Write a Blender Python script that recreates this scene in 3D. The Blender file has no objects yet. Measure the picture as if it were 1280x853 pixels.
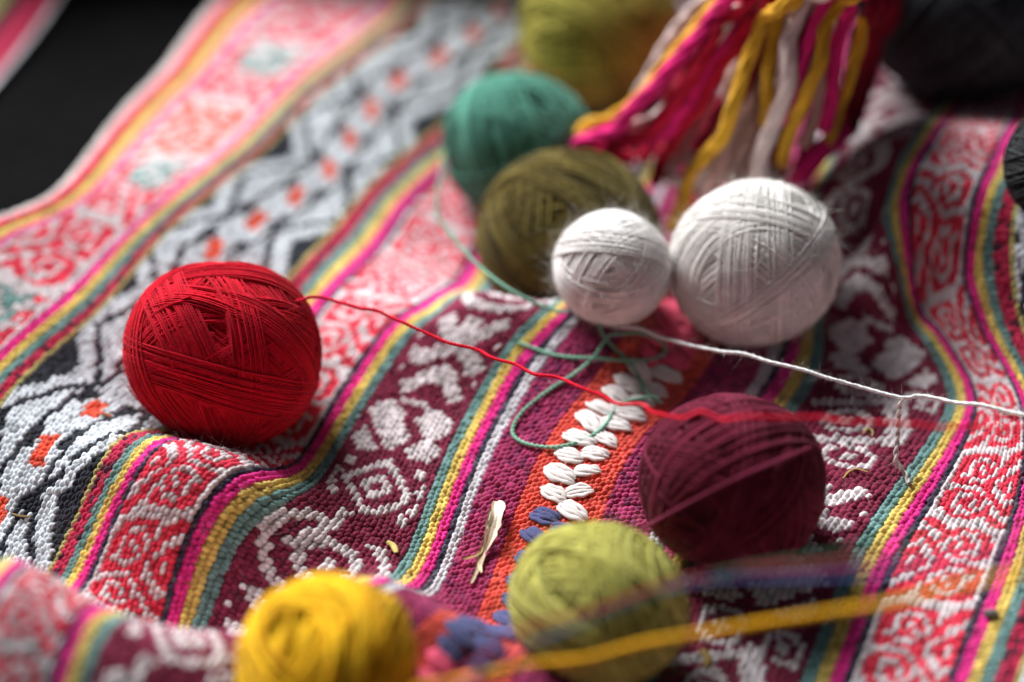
import bpy, math
import numpy as np
from mathutils import Vector

SC = bpy.context.scene
COL = SC.collection
rng = np.random.default_rng(7)

# ------------------------------------------------------------------ camera, light, exposure
PITCH = math.radians(38.0)
DIST = 0.70
LENS = 65.0
CAM = np.array([0.0, -DIST * math.cos(PITCH), DIST * math.sin(PITCH)])
cam_d = bpy.data.cameras.new('camera')
cam = bpy.data.objects.new('camera', cam_d)
COL.objects.link(cam)
cam.location = CAM
cam.rotation_euler = (math.pi / 2 - PITCH, 0, 0)
cam_d.lens = LENS
cam_d.sensor_width = 36.0
cam_d.clip_start = 0.01
cam_d.clip_end = 50
cam_d.dof.use_dof = True
cam_d.dof.focus_distance = 0.634
cam_d.dof.aperture_fstop = 2.5
SC.camera = cam

world = bpy.data.worlds.new('World')
SC.world = world
world.use_nodes = True
bg = world.node_tree.nodes['Background']
bg.inputs[0].default_value = (0.75, 0.85, 1.0, 1)
bg.inputs[1].default_value = 0.065

LDIR = np.array([-0.66, 0.95, 1.05]); LDIR /= np.linalg.norm(LDIR)
ld = bpy.data.lights.new('window_light', 'AREA')
ld.shape = 'RECTANGLE'; ld.size = 1.8; ld.size_y = 1.5
ld.energy = 330
ld.color = (0.98, 0.985, 1.0)
lo = bpy.data.objects.new('window_light', ld)
COL.objects.link(lo)
lo.location = LDIR * 3.6
lo.rotation_euler = Vector(LDIR).to_track_quat('Z', 'Y').to_euler()

SC.view_settings.view_transform = 'Standard'
SC.view_settings.look = 'None'
SC.view_settings.exposure = 0.0
SC.view_settings.gamma = 1.0
SC.render.engine = 'CYCLES'
SC.cycles.use_denoising = True
SC.cycles.max_bounces = 6
SC.cycles.diffuse_bounces = 2

# ------------------------------------------------------------------ helpers
FPX = LENS / 36.0 * 1280.0
RIGHT = np.array([1.0, 0, 0])
FWD = np.array([0, math.cos(PITCH), -math.sin(PITCH)])
UPV = np.array([0, math.sin(PITCH), math.cos(PITCH)])


def ray(px, py):
    d = FWD + (px - 640.0) / FPX * RIGHT - (py - 426.5) / FPX * UPV
    return d / np.linalg.norm(d)


def at(px, py, z):
    """world point on the pixel's ray at height z"""
    d = ray(px, py)
    return CAM + d * ((z - CAM[2]) / d[2])


def project(P):
    q = np.asarray(P) - CAM
    dep = q @ FWD
    return 640 + FPX * (q @ RIGHT) / dep, 426.5 - FPX * (q @ UPV) / dep, dep


def lin(c):
    c = np.asarray(c, float) / 255.0
    return np.where(c <= 0.04045, c / 12.92, ((c + 0.055) / 1.055) ** 2.4)


class TPS:
    def __init__(s, X, Y, lam=0.0):
        X = np.asarray(X, float); Y = np.asarray(Y, float)
        if Y.ndim == 1: Y = Y[:, None]
        s.X = X; n = len(X)
        K = s.k(X, X) + lam * np.eye(n)
        P = np.c_[np.ones(n), X]
        A = np.block([[K, P], [P.T, np.zeros((3, 3))]])
        s.w = np.linalg.solve(A, np.r_[Y, np.zeros((3, Y.shape[1]))])

    @staticmethod
    def k(A, B):
        r2 = ((A[:, None, :] - B[None, :, :]) ** 2).sum(-1)
        return 0.5 * r2 * np.log(r2 + 1e-12)

    def __call__(s, Q):
        Q = np.asarray(Q, float)
        out = np.empty((len(Q), s.w.shape[1]))
        for a in range(0, len(Q), 20000):
            q = Q[a:a + 20000]
            out[a:a + 20000] = s.k(q, s.X) @ s.w[:-3] + np.c_[np.ones(len(q)), q] @ s.w[-3:]
        return out


def noise1(n, step, r, amp=1.0):
    """smooth 1-D noise of n samples, a knot every `step` samples"""
    m = int(n / step) + 4
    k = r.normal(size=m)
    t = np.linspace(0, m - 2.001, n)
    i = t.astype(int); f = t - i; f = f * f * (3 - 2 * f)
    return amp * (k[i] * (1 - f) + k[i + 1] * f)


def spline(pts, n=20):
    P = np.asarray(pts, float)
    P = np.vstack([2 * P[0] - P[1], P, 2 * P[-1] - P[-2]])
    out = []
    for i in range(1, len(P) - 2):
        t = np.linspace(0, 1, n, endpoint=False)[:, None]
        a, b, c, d = P[i - 1], P[i], P[i + 1], P[i + 2]
        out.append(0.5 * (2 * b + (c - a) * t + (2 * a - 5 * b + 4 * c - d) * t ** 2 + (3 * b - a - 3 * c + d) * t ** 3))
    out.append(P[-2][None])
    return np.vstack(out)


def resample(P, step):
    s = np.r_[0, np.cumsum(np.linalg.norm(np.diff(P, axis=0), axis=1))]
    n = max(4, int(s[-1] / step))
    t = np.linspace(0, s[-1], n)
    return np.stack([np.interp(t, s, P[:, k]) for k in range(3)], 1)


def frames(P, up=np.array([0, 0, 1.0])):
    T = np.gradient(P, axis=0); T /= np.linalg.norm(T, axis=1)[:, None] + 1e-12
    N = np.empty_like(P); n = np.cross(T[0], up)
    if np.linalg.norm(n) < 1e-3: n = np.cross(T[0], [1.0, 0, 0])
    for i in range(len(P)):
        n = n - T[i] * (n @ T[i]); n /= np.linalg.norm(n); N[i] = n
    return T, N, np.cross(T, N)


class MB:
    """collects vertices / faces / a per-vertex brightness value and colour"""
    def __init__(s): s.v = []; s.f = []; s.c = []; s.n = 0

    def add(s, V, F, c=1.0):
        V = np.asarray(V, float).reshape(-1, 3); F = np.asarray(F, int)
        s.v.append(V); s.f.append(F + s.n); s.n += len(V)
        c = np.asarray(c, float)
        if c.ndim == 0: c = np.full((len(V), 3), float(c))
        elif c.ndim == 1 and len(c) == 3 and len(V) != 3: c = np.tile(c, (len(V), 1))
        elif c.ndim == 1: c = np.repeat(c[:, None], 3, 1)
        s.c.append(c)

    def mesh(s, name, origin=None, smooth=True):
        V = np.vstack(s.v); C = np.vstack(s.c)
        if origin is not None: V = V - np.asarray(origin)
        me = bpy.data.meshes.new(name)
        nq = sum(len(f) for f in s.f)
        me.vertices.add(len(V)); me.vertices.foreach_set('co', V.astype(np.float32).ravel())
        loops = np.concatenate([f.ravel() for f in s.f])
        sizes = np.concatenate([np.full(len(f), f.shape[1]) for f in s.f])
        starts = np.r_[0, np.cumsum(sizes)[:-1]]
        me.loops.add(len(loops)); me.loops.foreach_set('vertex_index', loops.astype(np.int32))
        me.polygons.add(nq)
        me.polygons.foreach_set('loop_start', starts.astype(np.int32))
        try: me.polygons.foreach_set('loop_total', sizes.astype(np.int32))
        except Exception: pass
        me.polygons.foreach_set('use_smooth', np.full(nq, smooth))
        me.update(calc_edges=True)
        at_ = me.attributes.new('Dye', 'FLOAT_COLOR', 'POINT')
        at_.data.foreach_set('color', np.c_[C, np.ones(len(C))].astype(np.float32).ravel())
        return me

    def build(s, name, mat, parent=None, origin=None, smooth=True):
        me = s.mesh(name, origin, smooth)
        me.materials.append(mat)
        o = bpy.data.objects.new(name, me)
        COL.objects.link(o)
        if parent is not None: o.parent = parent
        elif origin is not None: o.location = origin
        return o


def tube(P, rad, sides=6, N=None, B=None, cap=True, flat=False):
    P = np.asarray(P); n = len(P)
    if N is None: _, N, B = frames(P)
    rad = np.broadcast_to(np.asarray(rad, float), (n,))
    a = np.linspace(0, 2 * math.pi, sides, endpoint=False)
    V = P[:, None, :] + rad[:, None, None] * (np.cos(a)[None, :, None] * N[:, None, :] + np.sin(a)[None, :, None] * B[:, None, :])
    V = V.reshape(-1, 3)
    i = np.arange(n - 1)[:, None] * sides; j = np.arange(sides)[None, :]; k = (j + 1) % sides
    F = np.stack([i + j, i + k, i + sides + k, i + sides + j], -1).reshape(-1, 4)
    return V, F


def thing(name, label, cat, loc=(0, 0, 0), group=None):
    o = bpy.data.objects.new(name, None); COL.objects.link(o)
    o.empty_display_size = 0.02
    o.location = loc; o['label'] = label; o['category'] = cat
    if group: o['group'] = group
    return o


def tag(o, label, cat, group=None):
    o['label'] = label; o['category'] = cat
    if group: o['group'] = group
    return o


# ------------------------------------------------------------------ materials
def wool(name, base=(1, 1, 1), fibre=2600.0, bump=0.35, sheen=0.35, var=0.25, spec=0.12, ply=None):
    """base * Dye attribute, with fine fibre noise in colour and relief"""
    m = bpy.data.materials.new(name); m.use_nodes = True
    nt = m.node_tree; N = nt.nodes; L = nt.links
    p = N['Principled BSDF']
    p.inputs['Roughness'].default_value = 0.92
    p.inputs['Specular IOR Level'].default_value = spec
    p.inputs['Sheen Weight'].default_value = sheen
    p.inputs['Sheen Roughness'].default_value = 0.55
    at_ = N.new('ShaderNodeAttribute'); at_.attribute_name = 'Dye'
    mul = N.new('ShaderNodeMix'); mul.data_type = 'RGBA'; mul.blend_type = 'MULTIPLY'
    mul.inputs[0].default_value = 1.0
    mul.inputs[6].default_value = (*base, 1)
    L.new(at_.outputs['Color'], mul.inputs[7])
    tc = N.new('ShaderNodeTexCoord')
    n1 = N.new('ShaderNodeTexNoise'); n1.inputs['Scale'].default_value = fibre; n1.inputs['Detail'].default_value = 3
    L.new(tc.outputs['Object'], n1.inputs['Vector'])
    n2 = N.new('ShaderNodeTexNoise'); n2.inputs['Scale'].default_value = 120; n2.inputs['Detail'].default_value = 3
    L.new(tc.outputs['Object'], n2.inputs['Vector'])
    ad = N.new('ShaderNodeMath'); ad.operation = 'ADD'
    L.new(n1.outputs['Fac'], ad.inputs[0]); L.new(n2.outputs['Fac'], ad.inputs[1])
    mr = N.new('ShaderNodeMapRange')
    mr.inputs['From Min'].default_value = 0.6; mr.inputs['From Max'].default_value = 1.4
    mr.inputs['To Min'].default_value = 1 - var; mr.inputs['To Max'].default_value = 1 + var
    L.new(ad.outputs[0], mr.inputs['Value'])
    m2 = N.new('ShaderNodeVectorMath'); m2.operation = 'SCALE'
    L.new(mul.outputs[2], m2.inputs[0]); L.new(mr.outputs[0], m2.inputs['Scale'])
    L.new(m2.outputs[0], p.inputs['Base Color'])
    bm = N.new('ShaderNodeBump'); bm.inputs['Strength'].default_value = bump; bm.inputs['Distance'].default_value = 0.0004
    L.new(n1.outputs['Fac'], bm.inputs['Height'])
    L.new(bm.outputs[0], p.inputs['Normal'])
    return m


M_CLOTH = wool('woven_wool', sheen=0.06, var=0.25)
M_WOOL = wool('spun_wool', sheen=0.05, var=0.2, bump=0.5)
M_BLACK = wool('black_wool_felt', fibre=1500, bump=0.8, sheen=0.0, var=0.5, spec=.03)
M_STRAW = wool('dry_straw', fibre=1800, bump=0.3, sheen=0.0, var=0.3, spec=0.3)

DY = {k: lin(v) for k, v in dict(
    white=(226, 216, 217), bwhite=(216, 221, 225), navy=(62, 60, 78), pink=(240, 58, 152), yellow=(232, 204, 112),
    teal=(118, 155, 151), maroon=(136, 48, 74), plain=(172, 62, 106), coral=(236, 98, 84), crimson=(194, 52, 86),
    olive=(184, 172, 108), red=(234, 66, 90), black=(50, 52, 60), orange=(230, 92, 68), plum=(130, 54, 94),
    blue=(88, 92, 134), grey=(212, 208, 212), pale=(236, 228, 224), hotpink=(242, 96, 128)).items()}

# ------------------------------------------------------------------ the lie of the cloth: heights
ZP = [  # pixel x, pixel y, height (m): folds as the photo shows them
    (-30, 282, .013), (0, 285, .013), (55, 284, .010), (60, 320, .009), (130, 310, .006), (150, 180, .000), (250, 80, -.002), (400, 60, 0), (550, 60, 0), (650, 0, 0),
    (300, 200, .002), (100, 400, .004), (20, 400, .007),
    (100, 480, .002), (30, 560, .0), (60, 650, -.006), (20, 680, -.008),
    (120, 560, .010), (200, 572, .018), (260, 580, .018), (310, 612, .012), (345, 642, .003), (450, 640, -.008),
    (380, 570, -.012), (400, 470, -.008), (460, 400, 0), 
    (100, 710, -.006), (200, 720, -.004), (260, 745, -.010), (350, 730, -.011), (420, 725, -.011),
    (0, 705, .036), (60, 722, .036), (140, 764, .032), (230, 790, .026), (300, 805, .024), (380, 775, .022), (464, 724, .022), (510, 748, .020), (560, 778, .016), (640, 815, .010), (700, 850, .005),
    (50, 853, .036), (250, 853, .028), (450, 853, .018), (600, 853, .006), (-60, 760, .038),
    (560, 738, -.013), (620, 745, -.012), (700, 760, -.012),
    (560, 640, -.009), (640, 600, -.004), (720, 560, 0), (780, 500, 0), (690, 408, .012), (640, 450, .007),
    (590, 372, .012), (545, 392, .004), (520, 400, .004), (600, 480, .0),
    (1050, 800, -.004), (1150, 700, 0), (1250, 800, .002), (1100, 600, 0), (1000, 560, -.004), (1200, 510, -.006), (1150, 450, -.006), (1080, 455, -.007), (1040, 500, -.005), (1120, 500, -.005),
    (1000, 470, -.006), (850, 800, -.008), (800, 450, .003), (860, 420, .0), 
    (1110, 265, .034), (1120, 300, .028), (1131, 350, .015), (1147, 385, .004), (1165, 415, .001), (1205, 475, -.005), (1128, 222, .040), (1151, 183, .042), (1177, 166, .042),
    (1230, 262, .042), (1256, 215, .045), (1216, 343, .022), (1250, 350, .026), (1236, 400, .012), (1060, 220, .030), (1075, 280, .020), (1080, 320, .008), (1270, 470, .006), (1270, 620, .002),
    (850, 250, -.010), (950, 150, -.004), (1000, 250, .006), (700, 150, -.014), (640, 180, -.016),
]
ZX = [(-.30, .13, -.012), (-.36, .10, -.006), (-.17, -.138, -.012), (-.12, -.143, -.013), (-.085, -.138, -.016), (-.01, -.135, -.014), (.04, -.15, -.012),
      (-.45, .1, -.01), (.45, .1, .02), (0, .45, 0), (-.3, .45, -.01), (.3, .45, 0), (-.35, -.25, .0), (-.1, -.26, -.01), (.1, -.27, -.02), (.3, -.28, 0),
      (.4, -.1, 0), (.6, .3, 0), (-.6, .3, -.01), (-.6, -.2, 0), (.6, -.2, 0), (0, .7, 0), (0, -.5, 0), (.02, .075, -.024), (.05, .085, -.024), (-.005, .085, -.022), (.02, .12, -.022), (-.30, .155, -.012)]
BALLPOS = {  # centre pixel, outline radius, flattening, height of the cloth it rests on
    'red': (274, 440, 121, 1.0, -.014), 'teal': (647, 182, 95, .97, -.020), 'olive': (711, 297, 117, .90, -.024), 'white_small': (765, 334, 74, .97, .010),
    'white_large': (947, 330, 104, 1.03, -.004), 'maroon': (913, 601, 116, .97, -.006), 'chartreuse': (746, 752, 108, .95, -.010), 'yellow': (408, 822, 110, .86, .014),
    'mustard': (748, 36, 99, .97, -.010), 'black': (1212, -8, 146, .86, .018), 'charcoal': (1345, 205, 86, .95, .046)}
PLACED = {}
for _k, (a, b, r_, k_, zc) in BALLPOS.items():
    z_ = zc + .03
    for _ in range(30):
        C_ = at(a, b, z_); R_ = r_ * ((C_ - CAM) @ FWD) / FPX; z_ = zc + R_ * k_ * .95
    PLACED[_k] = (C_, R_, k_)
    ZX.append((C_[0], C_[1], zc))
    for c_, s_ in ((1, 0), (-1, 0), (0, 1), (0, -1)): ZX.append((C_[0] + c_ * R_ * .5, C_[1] + s_ * R_ * .5, zc + .002))
_p = np.array([at(a, b, z) for a, b, z in ZP] + [np.array(q) for q in ZX])
zt = TPS(_p[:, :2], _p[:, 2], 2e-5)
# tabulate
GX = np.linspace(-0.75, 0.75, 376); GY = np.linspace(-0.55, 0.80, 338)
gx, gy = np.meshgrid(GX, GY)
GZ = zt(np.c_[gx.ravel(), gy.ravel()]).reshape(gx.shape)
far = np.clip((np.hypot(gx, (gy - .05)) - .40) / .2, 0, 1)
GZ = np.clip(GZ, -.05, .06) * (1 - far) + (-0.004) * far
# small wrinkles
GZ += .0010 * np.sin(gx * 62 + gy * 21 + 2 * np.sin(gy * 17)) * np.cos(gy * 38 - gx * 25) * (1 - far)


def bil(T, x, y):
    fx = np.clip((x - GX[0]) / (GX[1] - GX[0]), 0, len(GX) - 1.001); fy = np.clip((y - GY[0]) / (GY[1] - GY[0]), 0, len(GY) - 1.001)
    i = fx.astype(int); j = fy.astype(int); fx = fx - i; fy = fy - j
    return (T[j, i] * (1 - fx) + T[j, i + 1] * fx) * (1 - fy) + (T[j + 1, i] * (1 - fx) + T[j + 1, i + 1] * fx) * fy


def Z(x, y):
    return float(bil(GZ, np.array([x]), np.array([y]))[0])


def hit(px, py):
    """pixel -> point on the cloth"""
    d = ray(px, py)
    t = np.linspace(0.40, 1.5, 1500)
    Q = CAM + t[:, None] * d
    below = Q[:, 2] < bil(GZ, Q[:, 0], Q[:, 1])
    k = int(np.argmax(below)) if below.any() else -1
    return Q[k]


# ------------------------------------------------------------------ cloth coordinates: u across the stripes, v along the warp
PU = 0.0020; PV = 0.0022
dzy = np.gradient(GZ, GY, axis=0)
ARC = np.cumsum(np.sqrt(1 + dzy ** 2) - 1, axis=0) * (GY[1] - GY[0])
j0 = int(np.argmin(abs(GY))); ARC = ARC - ARC[j0:j0 + 1]


def vcoord(P):
    return 0.40 * P[0] + 0.917 * P[1] + 0.9 * float(bil(ARC, np.array([P[0]]), np.array([P[1]]))[0])


UC = {  # warp column (2 mm each, 0 = middle of the cloth): where the photo shows it
    -24: [(511, 727), (546, 653), (563, 606), (576, 566), (586, 554), (617, 484), (638, 448), (663, 420), (689, 405), (464, 727)],
    -50: [(253, 710), (264, 680), (274, 654), (287, 641), (240, 745), (395, 574), (378, 605), (408, 554), (447, 500), (483, 443), (501, 407), (524, 392), (560, 383), (581, 366), (117, 780), (100, 828), (137, 768)],
    -72: [(96, 717), (112, 682), (127, 650), (146, 603), (168, 582), (411, 345), (487, 253), (547, 200), (6, 712)],
    -113: [(0, 460), (51, 416), (99, 379), (129, 341), (153, 311), (187, 280), (238, 235), (306, 184), (340, 143), (384, 99), (487, 25)],
    -139: [(5, 288), (102, 245), (153, 184), (204, 126), (245, 92)],
    -147: [(60, 250), (102, 201), (153, 136), (184, 109), (225, 56), (262, 6)],
    -9: [(652, 619), (641, 651), (622, 703), (612, 733), (731, 502), (701, 529), (687, 554), (665, 593)],
    9: [(810, 534), (788, 568), (773, 600), (753, 640)],
    0: [(709, 630), (721, 573), (758, 527), (788, 495), (812, 483), (580, 812), (853, 402)],
    24: [(983, 495), (995, 464)],
    50: [(1209, 470), (1207, 503), (1194, 531), (1173, 567), (1145, 611), (1118, 650), (1093, 690), (1068, 744), (1050, 794), (1032, 848), (1131, 350), (1115, 300), (1115, 265), (1128, 222), (1151, 183), (1165, 415)],
    72: [(1277, 693), (1259, 751), (1234, 809), (1219, 848), (1216, 343), (1223, 310), (1236, 265), (1256, 215), (1236, 400)],
}
cu, cx = [], []
for u, pts in UC.items():
    for (a, b) in pts:
        P = hit(a, b); cu.append((u * PU, vcoord(P))); cx.append(P[:2])
cu = np.array(cu); cx = np.array(cx)
ST = TPS(cu, cx, 6e-4)
print('warp fit rms mm', 1000 * np.sqrt(((ST(cu) - cx) ** 2).sum(1).mean()))


def S(u, v):
    xy = ST(np.c_[np.ravel(u), np.ravel(v)])
    return np.c_[xy, bil(GZ, xy[:, 0], xy[:, 1])]


def frame_uv(u, v):
    e = 0.0015
    P = S(u, v); A = (S(u + e, v) - S(u - e, v)) / (2 * e); B = (S(u, v + e) - S(u, v - e)) / (2 * e)
    N = np.cross(A, B); N /= np.linalg.norm(N, axis=1)[:, None]
    return P, A, B, N


def vrow(px, py):
    return vcoord(hit(px, py)) / PV


# ------------------------------------------------------------------ motifs
X_M = """
...##..........##...
..####..####..####..
...####.####.####...
....############....
.....##########.....
.#....########....#.
......######........
....##########......
..######..########..
.#####......######..
..###...##...####...
......######........
.#...########....#..
....##########......
...####....####.....
..####......####....
...##........##.....
....................""".split()
BLOCK_M = """
........######......
....####......###...
..######....######..
.########..########.
.#######...#######..
.######...#######...
..####...#######....
...##...#######..#..
..####..######..###.
.######..####..####.
.#######..##..####..
..#####......####...
....................""".split()
RING_M = """
.........##.........
..##....####....##..
..##...##..##...##..
......##....##......
.#...##..##..##...#.
.##.##..####..##.##.
.#.##..##..##..##.#.
...##..##..##..##...
.#.##...####..##..#.
.##.##...##..##..##.
.#...##.....##....#.
..##..##...##...##..
..##...#####....##..
.........##.........
....................""".split()
EYE_M = """
....#####...........
...##...##....####..
...#..#..#...##..##.
...#.###.#...#.##.#.
...#..#..#...#.##.#.
...##...##.###....#.
....#####.####.####.
........######......
......####.####.....
....####...####.....
..####.....####.....
.###..###...####....
.#...#####..####....
....##...##..####...
....#.##..#..####...
....#.##.##..####...
....##..##....###...
.....####....####...
..........######....
.......######.......
....######..........
..#####..####.......
.####..##....##.....
.##....#..##..#.....
.......#..##..#.....
.......##....##.....
..###....####.......
.######.............
.#######............
..#####.............
....................""".split()


def arcs(i, j):
    r = math.hypot((i - 9.5), (j - 12) * 0.95)
    return 8.2 < r < 10.2 and j > 3 or 3.6 < r < 5.4 or (r < 1.4) or (abs(i - 14 - 0.25 * (j - 8)) < 1.2 and j < 14)


ARC_M = [''.join('#' if arcs(i, j) else '.' for i in range(20)) for j in range(24)]


def m_tile(seq):
    rows = []
    for q in seq: rows += q
    return np.array([[c == '#' for c in r] for r in rows])


MT_L = m_tile([X_M, BLOCK_M, RING_M, ARC_M])
MT_R = m_tile([EYE_M, X_M, BLOCK_M])
V_X = vrow(555, 445)          # middle of the X motif, left maroon band
V_E = vrow(1070, 490)         # top eyes of the right maroon band


def pat_M(side, i, j):
    if side < 0:
        T = MT_L; k = int(round(V_X + 8 - j)) % len(T)
    else:
        T = MT_R; k = int(round(V_E + 4 - j)) % len(T)
    return DY['white'] if T[k, i] else DY['maroon']


def scroll(i, j, W, period, seed=0):
    """zigzag line across the band with ring eyes and stems either side; 0 ground, 1 figure, 2 second figure"""
    t = j % (2 * period)
    a = t / period if t < period else 2 - t / period
    zig = 0.6 + a * (W - 2.2)
    d = i - zig
    if abs(d) < 0.95: return 1
    fig = 0
    p = period
    for (ti, ii, big) in ((-.27 * p, W - 4.4, 1), (.27 * p, W - 4.4, 1), (.62 * p, W - 2.3, 0), (-.62 * p, W - 2.3, 0), (0, W - 1.6, 0),
                          (.73 * p, 3.4, 1), (1.27 * p, 3.4, 1), (1.62 * p, 1.3, 0), (.38 * p, 1.3, 0), (p, .6, 0)):
        for sh in (0, 2 * period):
            r = math.hypot(i - ii, (t - ti - sh) * 1.0)
            if big:
                if r < 0.75 or 1.9 < r < 3.35: fig = max(fig, 2)
            else:
                if 0.85 < r < 1.95: fig = max(fig, 1)
    return fig


VR = {-1: vrow(170, 650), 1: vrow(1150, 760)}


SCROLL_R = """
##............
###..#######..
.###.##...###.
..##.#.###.##.
#..##.##.#.##.
##.##.#.##.##.
###.##.###..#.
#.##.##...###.
#.##.########.
###..##.......
##..##.#####..
...##.##...##.
#.##..#.##.##.
###.#.#.##.##.
##..##.##..##.
...####...##..
.###..#####...
###...........""".split()
RT_ = np.array([[c == '#' for c in r] for r in SCROLL_R])
RT_ = np.vstack([RT_, RT_[::-1, ::-1]])


def pat_R(side, i, j):
    k = int(round(VR[side] - j)) % len(RT_)
    return DY['red'] if RT_[k, i if side < 0 else 13 - i] else DY['white']


def pat_P(side, i, j):
    k = int((j + 400) * .72)
    if i in (0, 19) or not RT_[k % len(RT_), int(i * .7)]: return DY['white']
    return lin((126, 166, 160)) if (k // 9) % 4 == 1 and 3 < i < 15 else (DY['orange'] if (k // 18) % 5 == 2 else DY['red'])


def pat_B(side, i, j):
    k = j % 72
    sway = 3.5 * (abs(k - 36) / 18.0 - 1.0)
    x = i - 13.5 - sway
    w = j % 12
    if abs(x - 0.4 * (w - 3)) < 1.6 and w < 6: return DY['orange']
    if abs(x) < 2.8: return DY['bwhite']
    if abs(x) < 4.2: return DY['black'] if 5 < (j + 3) % 12 < 11 else DY['bwhite']
    if abs(abs(x) - 4.9) < .6: return DY['black']
    e = abs(x) - 5.5
    tri = abs((j % 26) - 13) * 0.62
    if abs(e - tri) < .85: return DY['black']
    if e > tri + 4.6: return DY['black']
    return DY['bwhite']


# name, columns, dye / pattern, label
HALF = [('coral_band', 9, 'coral', None), ('plain_band', 9, 'plain', None), ('stripe', 2, 'grey', None), ('stripe', 1, 'navy', None),
        ('stripe', 2, 'pink', None), ('stripe', 2, 'yellow', None), ('stripe', 2, 'teal', None), ('figured_band', 20, pat_M, 'maroon band with white figures'),
        ('stripe', 2, 'teal', None), ('stripe', 2, 'yellow', None), ('stripe', 2, 'pink', None), ('stripe', 1, 'navy', None),
        ('scroll_band', 14, pat_R, 'white band with red scrolls'), ('stripe', 1, 'navy', None), ('stripe', 2, 'pink', None), ('stripe', 2, 'yellow', None),
        ('stripe', 2, 'teal', None), ('stripe', 3, 'crimson', None), ('stripe', 1, 'olive', None), ('lattice_band', 28, pat_B, 'black and white band with orange lozenges'),
        ('stripe', 1, 'olive', None), ('stripe', 2, 'crimson', None), ('stripe', 2, 'teal', None), ('stripe', 2, 'yellow', None), ('stripe', 2, 'pink', None),
        ('scroll_band', 20, pat_P, 'white band with red and grey-green scrolls'), ('stripe', 2, 'pink', None), ('stripe', 3, 'yellow', None), ('stripe', 1, 'black', None),
        ('stripe', 3, 'red', None), ('selvedge', 2, 'pale', None)]

J0, J1 = int(-0.46 / PV), int(0.52 / PV)
JS = np.arange(J0, J1)
blanket = thing('woven_blanket', 'rumpled handwoven wool blanket with colourful figured stripes lying under the yarn balls', 'blanket', at(640, 426, 0.0) * [1, 1, 0])
BO = np.array(blanket.location)

# stitch templates: (a along, b across, c up) in units of row / column
def grain(na, nb):
    a = np.linspace(-1, 1, na); b = np.linspace(-1, 1, nb)
    prof = np.sqrt(np.clip(1 - (a * 0.93) ** 2, 0, 1))
    V = np.array([(x, y * (0.35 + 0.65 * p), p * math.sqrt(max(0, 1 - (y * .98) ** 2)) * 1.0 + (p - 1) * .25) for x, p in zip(a, prof) for y in b])
    i = np.arange(na - 1)[:, None] * nb; j = np.arange(nb - 1)[None, :]
    F = np.stack([i + j, i + nb + j, i + nb + j + 1, i + j + 1], -1).reshape(-1, 4)
    return V, F


G_HI = grain(4, 4); G_LO = grain(3, 3)


def lay(mb, T, P, A, B, N, length, width, height, slant, colour, r):
    """stitches of template T at P with cloth axes A (across), B (along), N (up); length/width/height in metres"""
    V, F = T; n = len(P)
    ca, sa = np.cos(slant), np.sin(slant)
    ax = B * ca[:, None] + A * sa[:, None]; bx = A * ca[:, None] - B * sa[:, None]
    W = (P[:, None, :] + ax[:, None, :] * (V[None, :, 0, None] * length[:, None, None]) + bx[:, None, :] * (V[None, :, 1, None] * width[:, None, None])
         + N[:, None, :] * (V[None, :, 2, None] * height[:, None, None]))
    FF = (F[None] + (np.arange(n) * len(V))[:, None, None]).reshape(-1, 4)
    mb.add(W.reshape(-1, 3), FF, np.repeat(colour, len(V), 0))


sheet_u, sheet_c = [], {}
bands = []
for side in (-1, 1):
    c0 = 0
    for (nm, w, dye, lab) in HALF:
        bands.append((side, nm, c0, w, dye, lab)); c0 += w
NH = c0
colour_at = {}   # (column) -> array of colours along rows

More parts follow.
